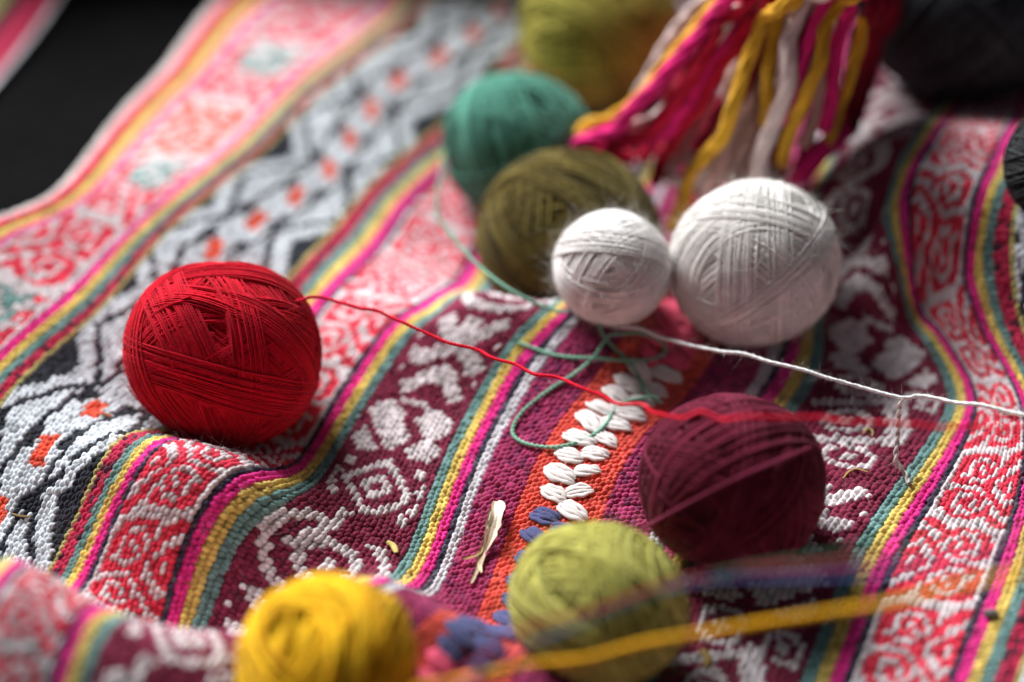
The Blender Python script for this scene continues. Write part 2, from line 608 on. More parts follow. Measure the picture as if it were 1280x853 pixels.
for side, nm, c0, w, dye, lab in bands:
    cols = []
    for i in range(w):
        if callable(dye): cc = np.array([dye(side, i, j) for j in JS])
        else: cc = np.tile(DY[dye], (len(JS), 1))
        colour_at[side * (c0 + i + 0.5)] = cc
        cols.append(cc)
    U = np.concatenate([np.full(len(JS), side * (c0 + i + 0.5) * PU) for i in range(w)])
    Jc = np.concatenate([JS + (0.0 if callable(dye) and i % 1 == 0 else (0.5 if (c0 + i) % 2 else 0.0)) + (0.25 if callable(dye) and i % 2 else 0) for i in range(w)])
    CC = np.vstack(cols)
    isfig = np.zeros(len(U), bool)
    if callable(dye): isfig = CC.sum(1) > 1.2
    Uj = U + rng.normal(0, 0.00017, len(U)); Vj = Jc * PV + rng.normal(0, 0.00024, len(U))
    P = S(Uj, Vj)
    px, py, dep = project(P)
    keep = (px > -130) & (px < 1410) & (py > -55) & (py < 970)
    if not keep.any(): continue
    Uj, Vj, CC, isfig, dep = Uj[keep], Vj[keep], CC[keep], isfig[keep], dep[keep]
    P, A, B, N = frame_uv(Uj, Vj)
    n = len(P)
    vary = np.clip(1 + rng.normal(0, 0.13, n), 0.66, 1.3)[:, None]
    mixc = CC * vary
    if nm == 'plain_band' or dye == 'crimson':       # flecked yarn
        fl = rng.random(n) < (0.22 if dye == 'crimson' else 0.15)
        mixc[fl] = DY['plum'] * vary[fl] if nm == 'plain_band' else lin((92, 52, 66)) * vary[fl]
    if dye == 'navy':
        fl = rng.random(n) < 0.2; mixc[fl] = lin((96, 92, 106))
    ln = np.where(isfig, 1.06, 0.90) * PV * 0.70 * (1 + rng.normal(0, .06, n))
    wd = np.full(n, PU * 0.53) * (1 + rng.normal(0, .10, n))
    ht = np.where(isfig, 0.00150, 0.00125) * (1 + rng.normal(0, .20, n))
    sl = np.where(isfig, 0.22, 0.55) + rng.normal(0, .09, n)
    if nm == 'stripe': sl = 0.50 + rng.normal(0, .08, n)
    if nm == 'plain_band' or nm == 'coral_band': sl = 0.85 + rng.normal(0, .08, n); ln = ln * 1.12
    mb = MB()
    near = (dep > 0.575) & (dep < 0.70) & (px[keep] > -20) & (px[keep] < 1300)
    for sel, T in ((near, G_HI), (~near, G_LO)):
        if sel.any(): lay(mb, T, P[sel], A[sel], B[sel], N[sel], ln[sel], wd[sel], ht[sel], sl[sel], mixc[sel], rng)
    o = mb.build(nm, M_CLOTH, blanket, BO)
    o['kind'] = 'stuff'
    if lab: o['label'] = lab

# ground of the cloth under the stitches
keys = sorted(colour_at)
step = 3
jj = JS[::step]
mb = MB()
uu = np.arange(-NH, NH + 1) * PU
Ug, Vg = np.meshgrid(uu, jj * PV, indexing='ij')
P, A, B, N = frame_uv(Ug.ravel(), Vg.ravel())
P = P - N * 0.0003
nr = len(jj)
Cg = np.empty((len(uu), nr, 3))
for a in range(len(uu)):
    k = keys[min(a, len(keys) - 1)]
    Cg[a] = colour_at[k][::step]
i = np.arange(len(uu) - 1)[:, None] * nr; j = np.arange(nr - 1)[None, :]
F = np.stack([i + j, i + nr + j, i + nr + j + 1, i + j + 1], -1).reshape(-1, 4)
mb.add(P, F, Cg.reshape(-1, 3))
mb.build('ground_weave', M_CLOTH, blanket, BO)

# raised brocade floats down the middle: one object each
va = vcoord(hit(700, 640)) ; vb = vcoord(hit(825, 468)); vpk = vcoord(hit(560, 800))
vlow = vcoord(hit(470, 850)) - .05


def float_mesh(seed):
    r = np.random.default_rng(seed)
    mb = MB()
    for s in range(4):
        n = 11
        t = np.linspace(-1, 1, n)
        off = (s - 1.5) * 0.00135
        Pp = np.c_[t * 0.0054 * r.uniform(.86, 1.05) + r.normal(0, .0004), off * (0.40 + 0.80 * np.sqrt(np.clip(1 - t ** 2, 0, 1))) + noise1(n, 3, r, .00028), 0.0002 + 0.0013 * np.sqrt(np.clip(1 - t ** 2, 0, 1)) + (0.0003 if s in (1, 2) else 0) + noise1(n, 3, r, .00015)]
        rad = (0.0003 + 0.00080 * np.sqrt(np.clip(1 - (t * .97) ** 2, 0, 1))) * (1 + noise1(n, 3, r, .12))
        V, F = tube(Pp, rad, 7)
        mb.add(V, F, 1.0 + r.normal(0, .05))
    return mb


fl_meshes = {}
pitch = 0.0088
k = 0
v = vlow
while v < vb + 0.20:
    for sd in (-1, 1):
        vv = v + (pitch * .5 if sd > 0 else 0) + rng.normal(0, .0005)
        cname = 'pink' if vv < va - .105 or vv > vb else ('blue' if vv < va else 'white')
        if cname == 'blue' and rng.random() < .12: continue
        key = (cname, k % 7)
        if key not in fl_meshes:
            m_ = float_mesh(100 + k % 7)
            tint = {'white': DY['pale'], 'blue': DY['blue'], 'pink': DY['hotpink']}[cname]
            m_.c = [c * tint for c in m_.c]
            me = m_.mesh('brocade_stitch'); me.materials.append(M_CLOTH); fl_meshes[key] = me
        P, A, B, N = frame_uv(np.array([sd * 0.0052]), np.array([vv]))
        a = A[0] / np.linalg.norm(A[0]); nrm = N[0]; b = np.cross(nrm, a)
        px, py, _ = project(P[0])
        if -60 < px < 1340 and -60 < py < 920:
            th = (0.16 if sd > 0 else -0.12) + rng.normal(0, .20)
            ax = a * math.cos(th) + b * math.sin(th); bx = np.cross(nrm, ax)
            sc = 1 + rng.normal(0, .10)
            o = bpy.data.objects.new('brocade_stitch', fl_meshes[key]); COL.objects.link(o); o.parent = blanket
            from mathutils import Matrix
            p0 = P[0] - BO + nrm * 0.0008
            o.matrix_local = Matrix([[ax[q] * sc, bx[q] * sc, nrm[q] * sc * .62, p0[q]] for q in range(3)] + [[0, 0, 0, 1]])
        k += 1
    v += pitch


def hairs(mb, P0, N0, n, lmin, lmax, r, colour, rad=0.00005, lift=0.6):
    """n thin curved fibres rooted at P0 with outward direction N0"""
    idx = r.integers(0, len(P0), n)
    p = P0[idx]; nn = N0[idx]
    t = r.normal(size=(n, 3)); t -= nn * (t * nn).sum(1)[:, None]; t /= np.linalg.norm(t, axis=1)[:, None]
    d = t + nn * (lift * r.random(n))[:, None]; d /= np.linalg.norm(d, axis=1)[:, None]
    L = r.uniform(lmin, lmax, n)
    bend = r.normal(size=(n, 3)) * 0.9
    s = np.linspace(0, 1, 5)
    C = p[:, None, :] + d[:, None, :] * (s[None, :, None] * L[:, None, None]) + bend[:, None, :] * (s[None, :, None] ** 2 * L[:, None, None]) * .7
    w = np.cross(d, r.normal(size=(n, 3))); w /= np.linalg.norm(w, axis=1)[:, None]
    rr = rad * (1 - 0.7 * s)
    V = np.stack([C + w[:, None, :] * rr[None, :, None], C - w[:, None, :] * rr[None, :, None]], 2).reshape(-1, 3)
    q = (np.arange(n) * 10)[:, None]; k_ = (np.arange(4) * 2)[None, :]
    F = np.stack([q + k_, q + k_ + 1, q + k_ + 3, q + k_ + 2], -1).reshape(-1, 4)
    col = np.asarray(colour)
    if col.ndim == 2: col = np.repeat(col[idx], 10, 0)
    mb.add(V, F, col)


# loose fibres standing off the weave
uu = rng.uniform(-110, 90, 16000) * PU; vv = rng.uniform(-.17, .16, 16000)
P, A, B, N = frame_uv(uu, vv)
px, py, dep = project(P)
ok = (px > 0) & (px < 1280) & (py > 380) & (py < 853)
P, N, uu, vv = P[ok], N[ok], uu[ok], vv[ok]
fc = np.array([colour_at[keys[min(max(int(u / PU + NH), 0), len(keys) - 1)]][int(np.clip(round(q / PV) - J0, 0, len(JS) - 1))] for u, q in zip(uu, vv)])
mb = MB(); hairs(mb, P + N * .0007, N, 12000, .0015, .0060, rng, fc * .85 + .10, rad=.000032, lift=1.2)
lc = np.array([lin(c) for c in ((236, 228, 220), (206, 180, 140), (230, 222, 216), (150, 120, 80))])[rng.integers(0, 4, len(P))]
hairs(mb, P + N * .0012, N, 170, .004, .011, rng, lc, rad=.00006, lift=.5)
o = mb.build('loose_fibres', M_CLOTH, blanket, BO); o['kind'] = 'stuff'

# ------------------------------------------------------------------ black cloth underneath, second striped cloth behind
mb = MB()
sx = GX[::2]; sy = GY[::2]
bx_, by_ = np.meshgrid(sx, sy)
bz = GZ[::2, ::2] - 0.006 + 0.002 * np.sin(bx_ * 40 + 3 * np.sin(by_ * 22)) * np.sin(by_ * 31 + bx_ * 12) * 0.5
nx = len(sx)
i = np.arange(len(sy) - 1)[:, None] * nx; j = np.arange(nx - 1)[None, :]
F = np.stack([i + j, i + j + 1, i + nx + j + 1, i + nx + j], -1).reshape(-1, 4)
mb.add(np.c_[bx_.ravel(), by_.ravel(), bz.ravel()], F, lin((11, 11, 12)))
o = mb.build('black_ground_cloth', M_BLACK); o['kind'] = 'structure'

bun = MB()  # roll added out of view, only to shade the far edge and hold the tassel
nu, nv_ = 90, 36
tt = np.linspace(0, 1, nu); aa = np.linspace(0, 2 * math.pi, nv_, endpoint=False)
ctr = np.c_[-.50 + .58 * tt, .408 + .01 * np.sin(5 * tt), .045 + .01 * np.sin(7 * tt)]
rb = (.085 + .012 * np.sin(9 * tt + 1)) * np.sqrt(np.clip(1 - (2 * tt - 1) ** 6, .02, 1))
Vb = np.stack([np.stack([np.full(nv_, c[0]), c[1] + r_ * 1.0 * np.cos(aa), c[2] + r_ * 1.1 * np.sin(aa) + .006 * np.sin(3 * aa + 8 * t_)], -1) for c, r_, t_ in zip(ctr, rb, tt)])
Vb[..., 1] += .008 * np.sin(5 * aa[None, :] + 14 * tt[:, None])
i = np.arange(nu - 1)[:, None] * nv_; j = np.arange(nv_)[None, :]; j2 = (j + 1) % nv_
bun.add(Vb.reshape(-1, 3), np.stack([i + j, i + nv_ + j, i + nv_ + j2, i + j2], -1).reshape(-1, 4), lin((22, 22, 25)))
bo = bun.build('shade_roll', M_BLACK, None, ctr[45] - [0, 0, .08])
tag(bo, 'unseen black roll added behind the blanket to cast shade on its far edge', 'cloth')

cl = thing('striped_cloth', 'edge of a second striped cloth lying across black fabric, apart from the blanket', 'cloth', (0, 0, 0))
e0 = hit(-20, 118); e1 = hit(86, -22)
dv = (e1 - e0); dv[2] = 0; dv /= np.linalg.norm(dv); du = np.array([-dv[1], dv[0], 0])
c0 = 0
for w, dye in ((1, 'grey'), (5, 'crimson'), (2, 'black'), (3, 'olive'), (3, 'pink'), (3, 'teal'), (20, 'red'), (3, 'pink'), (3, 'yellow'), (14, 'maroon')):
    rows = np.arange(-60, 130)
    U = np.concatenate([np.full(len(rows), (c0 + q + .5) * PU * 1.25) for q in range(w)]); Vv = np.concatenate([(rows + .5 * ((c0 + q) % 2)) * PV * 1.3 for q in range(w)])
    P = e0 + U[:, None] * du + Vv[:, None] * dv
    P[:, 2] = bil(GZ, P[:, 0], P[:, 1]) - 0.006 + .012 * np.clip(U / .03, 0, 1) + .0035
    n = len(P)
    mb = MB()
    cc = np.tile(DY[dye], (n, 1)) * np.clip(1 + rng.normal(0, .1, n), .7, 1.3)[:, None]
    lay(mb, G_LO, P, np.tile(du, (n, 1)), np.tile(dv, (n, 1)), np.tile([0, 0, 1.0], (n, 1)), np.full(n, PV * 1.0), np.full(n, PU * .72), np.full(n, .0011), np.full(n, .4), cc, rng)
    o = mb.build('stripe', M_CLOTH, cl); o['kind'] = 'stuff'
    c0 += w
us = np.linspace(0, c0 * PU * 1.25, 30); vs = np.linspace(-60 * PV * 1.3, 130 * PV * 1.3, 60)
Ug, Vg = np.meshgrid(us, vs, indexing='ij')
P = e0 + Ug.ravel()[:, None] * du + Vg.ravel()[:, None] * dv
P[:, 2] = bil(GZ, P[:, 0], P[:, 1]) - 0.006 + .012 * np.clip(Ug.ravel() / .03, 0, 1) + .003
i = np.arange(29)[:, None] * 60; j = np.arange(59)[None, :]
mb = MB(); mb.add(P, np.stack([i + j, i + 60 + j, i + 61 + j, i + j + 1], -1).reshape(-1, 4), DY['maroon'])
mb.build('ground_weave', M_CLOTH, cl)


# ------------------------------------------------------------------ yarn balls
def wind(seed, R, w, bundles, turns, lump=0.05, extra=(), pts=72, bumps=()):
    """wind yarn on a core: list of strand point arrays (unit: metres, centred), outward normals"""
    r = np.random.default_rng(seed)
    NL, NT = 160, 80
    lon = (np.arange(NL) + .5) / NL * 2 * math.pi; lat = ((np.arange(NT) + .5) / NT - .5) * math.pi
    lo_, la_ = np.meshgrid(lon, lat)
    D = np.stack([np.cos(la_) * np.cos(lo_), np.cos(la_) * np.sin(lo_), np.sin(la_)], -1)
    H = np.ones((NT, NL))
    for _ in range(10):
        a = r.normal(size=3); a /= np.linalg.norm(a)
        H += 1.5 * lump * r.uniform(-.7, 1) * np.exp(((D @ a) - 1) * r.uniform(4, 13))
    for (ax, ay, az, amp, sh) in bumps:
        a = ax * RIGHT + ay * UPV - az * FWD; a /= np.linalg.norm(a)
        H += 1.5 * amp * np.exp(((D @ a) - 1) * sh)
    H *= R

    def cell(d):
        return np.clip(((np.arcsin(np.clip(d[:, 2], -1, 1)) / math.pi + .5) * NT).astype(int), 0, NT - 1), ((np.arctan2(d[:, 1], d[:, 0]) / (2 * math.pi)) % 1 * NL).astype(int) % NL
    out = []
    specs = []
    for b in range(bundles):
        n = r.normal(size=3); n /= np.linalg.norm(n)
        specs.append((n, turns * r.uniform(.6, 1.4), r.normal(0, .22), r.uniform(.80, 1.15)))
    specs += [(np.array(e[0], float) / np.linalg.norm(e[0]), e[1], e[2], e[3]) for e in extra]
    for n, tn, off, sp in specs:
        a = np.cross(n, [0.3, 0.5, 0.81]); a /= np.linalg.norm(a); b2 = np.cross(n, a)
        m = int(tn * pts)
        t = np.arange(m) / pts
        ang = 2 * math.pi * t + r.uniform(0, 6.28)
        d = off + (t - tn / 2) * w * sp / R + noise1(m, pts * .23, r, .016) + noise1(m, pts * .6, r, 1.5 * w / R)
        d = np.clip(d, -.86, .86)
        q = np.sqrt(1 - d * d)
        dr = np.cos(ang)[:, None] * q[:, None] * a + np.sin(ang)[:, None] * q[:, None] * b2 + d[:, None] * n
        cj, ci = cell(dr)
        h = H[cj, ci]
        h = np.maximum(np.maximum(h, np.roll(h, 1)), np.roll(h, -1))
        kk = np.ones(7) / 7
        h = np.convolve(np.pad(h, 3, mode='edge'), kk, 'valid')
        rad = h + w * .22
        for c_, (dj, di) in enumerate(((0, 0), (0, 1), (1, 0), (0, -1), (-1, 0))):
            jj_, ii_ = np.clip(cj + dj, 0, NT - 1), (ci + di) % NL
            np.maximum.at(H, (jj_, ii_), rad + w * (.15 if c_ == 0 else 0.0))
        out.append((dr * rad[:, None], dr))
    return out, H, D


def ball(label, key, dye, w, bundles, turns, seed, lump=.05, fuzz=1200, extra=(), pts=72, tint=None, flen=(.003, .008), frad=.00003, lift=1.0, name='yarn_ball', cat='yarn ball', bumps=(), gvar=.20):
    C, R, k = PLACED[key]
    rr = np.random.default_rng(seed + 1)
    base = np.array([C[0], C[1], C[2] - R * k])
    root = thing(name, label, cat, base, 'balls of yarn on the blanket')
    strands, H, D = wind(seed, R, w, bundles, turns, lump, extra, pts, bumps)
    sc = R / np.percentile(H, 78)
    SCL = np.array([1, 1, k]) * sc
    up = np.array([0, 0, R * k])
    col = lin(dye); tint = col if tint is None else lin(tint)
    mb = MB()
    for P, N in strands:
        P = P * SCL + up
        T = np.gradient(P, axis=0); T /= np.linalg.norm(T, axis=1)[:, None] + 1e-12
        B = np.cross(T, N); B /= np.linalg.norm(B, axis=1)[:, None]; N2 = np.cross(B, T)
        n = len(P)
        hw = w * .5 * (1 + noise1(n, 9, rr, .10))
        a = np.radians([-25, 58, 122, 205])
        V = P[:, None, :] + hw[:, None, None] * (np.cos(a)[None, :, None] * B[:, None, :] + np.sin(a)[None, :, None] * N2[:, None, :])
        i = np.arange(n - 1)[:, None] * 4; j = np.arange(3)[None, :]
        F = np.stack([i + j, i + 4 + j, i + 5 + j, i + j + 1], -1).reshape(-1, 4)
        g = np.clip(1 + noise1(n, 40, rr, gvar) + rr.normal(0, .3 * gvar), .45, 1.55)
        mx = np.clip(.5 + noise1(n, 26, rr, .45), 0, 1)[:, None]
        cv = (col * mx + tint * (1 - mx)) * g[:, None]
        mb.add(V.reshape(-1, 3), F[:, ::-1], np.repeat(cv, 4, 0))
    wo = mb.build('wound_yarn', M_WOOL, root)
    # core
    Hs = H[::2, ::2]; Dh = D[::2, ::2]
    core = MB(); NT, NL = Hs.shape
    Pc = (Dh * (Hs - w * 1.0)[..., None]).reshape(-1, 3) * SCL + up
    i = np.arange(NT - 1)[:, None] * NL; j = np.arange(NL)[None, :]; j2 = (j + 1) % NL
    core.add(Pc, np.stack([i + j, i + j2, i + NL + j2, i + NL + j], -1).reshape(-1, 4), col * .9)
    core.build('core', M_WOOL, root)
    if fuzz:
        Nn = D.reshape(-1, 3); Pf = (D * H[..., None]).reshape(-1, 3) * SCL + up
        wgt = np.cos(np.arcsin(Nn[:, 2])); sel = rr.random(len(Nn)) < wgt
        fb = MB(); hairs(fb, Pf[sel] - Nn[sel] * .0006, Nn[sel], fuzz, flen[0], flen[1], rr, (col * .5 + tint * .5) * 1.1, rad=frad, lift=lift)
        fo = fb.build('fuzz', M_WOOL, root); fo['kind'] = 'stuff'
    print(label[:30], 'C', np.round(C, 4), 'R', round(R, 4))
    BALLS.append((label, C, R, k))
    return root, C, R


BALLS = []
red_b, redC, redR = ball('crimson red yarn ball with loose diagonal strands, resting among black and white weave', 'red', (216, 18, 48), .00062, 30, 18, 11, lump=.07, fuzz=6500, lift=.7, frad=.000022, bumps=[(.8, .58, .1, .16, 9), (.9, -.45, .2, .12, 6), (-.97, .1, .2, .09, 9), (-.75, -.7, .2, -.13, 6), (.1, -.95, .2, .05, 6), (-.35, .35, .8, .08, 9), (.15, .3, .9, -.08, 14), (-.5, .8, .1, -.05, 8), (-.3, -.3, .9, -.05, 12)],
     extra=[((.9, .35, .25), 30, -.25, .9), ((.25, .55, .8), 26, -.25, .9), ((-.75, .45, -.45), 9, .25, 1.6), ((-.7, .5, -.5), 5, .1, 3.0)], tint=(188, 8, 30))
teal_b, tealC, tealR = ball('teal green yarn ball in front of the mustard ball', 'teal', (94, 156, 136), .0014, 18, 9, 23, lump=.12, fuzz=700, pts=48, tint=(72, 130, 112))
oliv_b, olivC, olivR = ball('brownish dark olive yarn ball behind the small white ball', 'olive', (118, 104, 48), .0009, 26, 14, 31, lump=.05, fuzz=1500, lift=.5, pts=44, tint=(52, 42, 18))
ws_b, wsC, wsR = ball('small cream white yarn ball beside the larger white one', 'white_small', (246, 242, 238), .00066, 28, 15, 43, gvar=.07, lump=.09, fuzz=3600, lift=.5, extra=[((.15, .75, .65), 18, .25, .9)], pts=46)
wl_b, wlC, wlR = ball('large cream white yarn ball, bigger of the two white balls', 'white_large', (246, 242, 236), .00066, 36, 17, 53, gvar=.07, lump=.10, fuzz=4800, lift=.5, extra=[((.25, .8, .5), 20, .3, 1.0), ((-.6, .3, .7), 14, -.1, .9)], pts=46)
mar_b, marC, marR = ball('dark maroon fuzzy yarn ball with one strand crossing its front', 'maroon', (96, 26, 44), .0010, 24, 12, 61, lump=.06, fuzz=3600, lift=.9, frad=.000025, tint=(120, 34, 60), flen=(.004, .011), extra=[((.52, .30, .80), 1.0, -.25, 1.0)])
lol_b, lolC, lolR = ball('pale chartreuse green yarn ball in front of the maroon ball', 'chartreuse', (200, 196, 108), .0012, 26, 12, 73, lump=.07, fuzz=3000, lift=.4, tint=(150, 146, 66), pts=60)
yel_b, yelC, yelR = ball('bright golden yellow yarn ball on the blanket fold', 'yellow', (242, 192, 34), .0021, 16, 8, 83, lump=.13, fuzz=250, tint=(206, 146, 10), pts=56)
mus_b, musC, musR = ball('mustard olive yarn ball behind the teal ball', 'mustard', (184, 178, 84), .0018, 16, 8, 97, lump=.06, fuzz=200, pts=44, tint=(150, 142, 58))
blk_b, blkC, blkR = ball('large black fuzzy wool ball beside the hanging tassel yarns', 'black', (72, 74, 78), .0016, 20, 10, 101, lump=.05, fuzz=4000, pts=48, flen=(.003, .007), frad=.00008, tint=(46, 48, 52))
gry_b, gryC, gryR = ball('charcoal wool ball lying on the raised fold of the blanket', 'charcoal', (60, 62, 62), .0013, 20, 12, 107, lump=.05, fuzz=900, pts=44, tint=(44, 46, 48))

for a in range(len(BALLS)):
    for b in range(a + 1, len(BALLS)):
        dd = np.linalg.norm(BALLS[a][1] - BALLS[b][1]) - BALLS[a][2] - BALLS[b][2]
        if dd < .004: print('NEAR', BALLS[a][0][:20], BALLS[b][0][:20], round(dd * 1000, 1), 'mm')


# ------------------------------------------------------------------ yarn ends and threads
def ply(mb, P, rad, col, turns_per_m=260, plies=2, r=rng, sides=6, var=.06):
    T, N, B = frames(P)
    s = np.r_[0, np.cumsum(np.linalg.norm(np.diff(P, axis=0), axis=1))]
    for q in range(plies):
        a = 2 * math.pi * (s * turns_per_m + q / plies)
        h = rad * .48
        Q = P + h * (np.cos(a)[:, None] * N + np.sin(a)[:, None] * B)
        V, F = tube(Q, rad * .60 * (1 + noise1(len(Q), 12, r, .05)), sides, N, B)
        cv = col * np.clip(1 + noise1(len(Q), 25, r, var), .6, 1.4)[:, None]
        mb.add(V, F, np.repeat(cv, sides, 0))


def yarn(name, pts, rad, dye, parent, wig=0.0, wigstep=.012, tpm=260, fuzz=0, step=.0007, plies=2, flen=(.002, .005), frad=.000024):
    P = resample(spline(pts, 24), step)
    if wig:
        n = len(P); k_ = wigstep / step
        P = P + np.stack([noise1(n, k_, rng, wig) for _ in range(3)], 1) * np.minimum(1, np.arange(n) / 20)[:, None]
    mb = MB(); col = lin(dye)
    ply(mb, P, rad, col, tpm, plies)
    org = np.array(parent.location) if parent is not None else P[0]
    o = mb.build(name, M_WOOL, parent, org)
    if fuzz:
        T, N, B = frames(P)
        a = rng.uniform(0, 6.28, len(P))
        nn = np.cos(a)[:, None] * N + np.sin(a)[:, None] * B
        fb = MB(); hairs(fb, P, nn, fuzz, flen[0], flen[1], rng, col * 1.05, rad=frad, lift=1.0)
        f = fb.build('fuzz', M_WOOL, o, org if parent is not None else P[0]); f['kind'] = 'stuff'
    return o


def on(px, py, h=.0024):
    P = hit(px, py); return P + np.array([0, 0, h])


yarn('yarn_end', [redC + redR * (.70 * RIGHT + .50 * UPV - .35 * FWD), redC + redR * (.86 * RIGHT + .52 * UPV - .30 * FWD), at(404, 368, .037), at(440, 380, .036), at(520, 411, .032), at(600, 441, .032), at(640, 456, .033), at(700, 478, .037), at(750, 496, .042), at(830, 516, .054),
                  at(913, 519, .068), at(960, 521, .071), at(1050, 525, .070), at(1150, 528, .069), at(1300, 531, .070)], .00068, (228, 24, 54), red_b, wig=.00085, wigstep=.010, fuzz=400, tpm=380)
wk = at(1126, 496, .026)
yarn('yarn_end', [at(716, 384, .012), at(745, 403, .012), at(790, 411, .016), at(850, 427, .020), at(960, 453, .025), at(1060, 479, .026), wk, at(1150, 494, .027), at(1190, 500, .030), at(1300, 522, .040)],
     .00082, (240, 239, 237), ws_b, wig=.00045, wigstep=.012, fuzz=1300, tpm=560, flen=(.0012, .0042), frad=.000017)
yarn('yarn_end', [wk + [0, -.0008, 0], at(1124, 515, .021), at(1121, 545, .013), at(1119, 575, .006), on(1128, 597), on(1135, 612)], .0009, (234, 226, 218), ws_b, wig=.0003, tpm=150, fuzz=120)
g = [tealC + np.array([-tealR * .93, -.012, .006]), at(546, 262, .020), at(560, 288, .021), at(596, 330, .025), at(640, 364, .024), at(700, 390, .018), on(737, 404, .010), on(754, 430, .004), on(790, 466, .003), on(808, 498, .003), on(826, 512, .003), on(818, 509, .0045), on(800, 507, .003),
     on(782, 510), on(768, 518), on(758, 536), on(742, 550), on(718, 561), on(690, 566), on(664, 563), on(646, 555), on(641, 543), on(650, 525), on(668, 508), on(690, 492), on(718, 474), on(742, 453), on(758, 436, .005), on(775, 429, .004), on(805, 428, .004), on(828, 438, .003),
     on(830, 450, .003), on(812, 458, .003), on(785, 459, .003), on(740, 456, .003), on(695, 450, .002), on(648, 434, .002)]
yarn('yarn_end', g, .00078, (138, 194, 168), teal_b, wig=.0001, fuzz=250)

# crossing strand on the maroon ball
S0 = marC
pts = []
for t in np.linspace(0, 1, 9):
    q = ray(802 + (1014 - 802) * t, 662 + (560 - 662) * t - 6 * math.sin(math.pi * t))
    oc = (CAM - S0) / np.array([1, 1, .97]); dq = q / np.array([1, 1, .97])
    b_ = oc @ dq; a_ = dq @ dq; c_ = oc @ oc - (marR * 1.03) ** 2
    disc = b_ * b_ - a_ * c_
    tt = (-b_ - math.sqrt(max(disc, 0))) / a_
    pts.append(CAM + q * tt)
yarn('loose_strand', pts, .00075, (128, 44, 72), mar_b, fuzz=120)

fg = [('golden_thread', 'thin golden yellow thread stretched over the pale chartreuse ball', (232, 172, 24), .0012, [at(440, 880, .030), at(540, 856, .040), at(700, 826, .048), at(850, 796, .056), at(1050, 763, .068), at(1240, 722, .095), at(1330, 702, .11)]),
      ('blue_thread', 'slate blue thread stretched over the pale chartreuse ball', (86, 96, 150), .0005, [at(560, 870, .040), at(640, 812, .052), at(700, 792, .058), at(770, 762, .064), at(850, 732, .072), at(950, 722, .080), at(1080, 716, .100), at(1330, 690, .15)]),
      ('red_thread', 'rose red thread running beside the slate blue thread', (200, 50, 84), .00042, [at(540, 860, .044), at(640, 795, .056), at(720, 768, .062), at(790, 744, .068), at(860, 724, .076), at(950, 714, .084), at(1080, 702, .106), at(1330, 672, .155)]),
      ('green_thread', 'dull green thread above the slate blue and rose threads', (70, 124, 92), .00042, [at(600, 860, .042), at(690, 800, .056), at(760, 770, .062), at(850, 728, .074), at(920, 712, .084), at(1030, 694, .102), at(1180, 672, .13), at(1330, 652, .16)])]
for nm, lab, dye, rad, pts in fg:
    o = yarn(nm, pts, rad, dye, None, wig=.0004, wigstep=.02, fuzz=120)
    tag(o, lab, 'thread', 'threads stretched across the blanket')

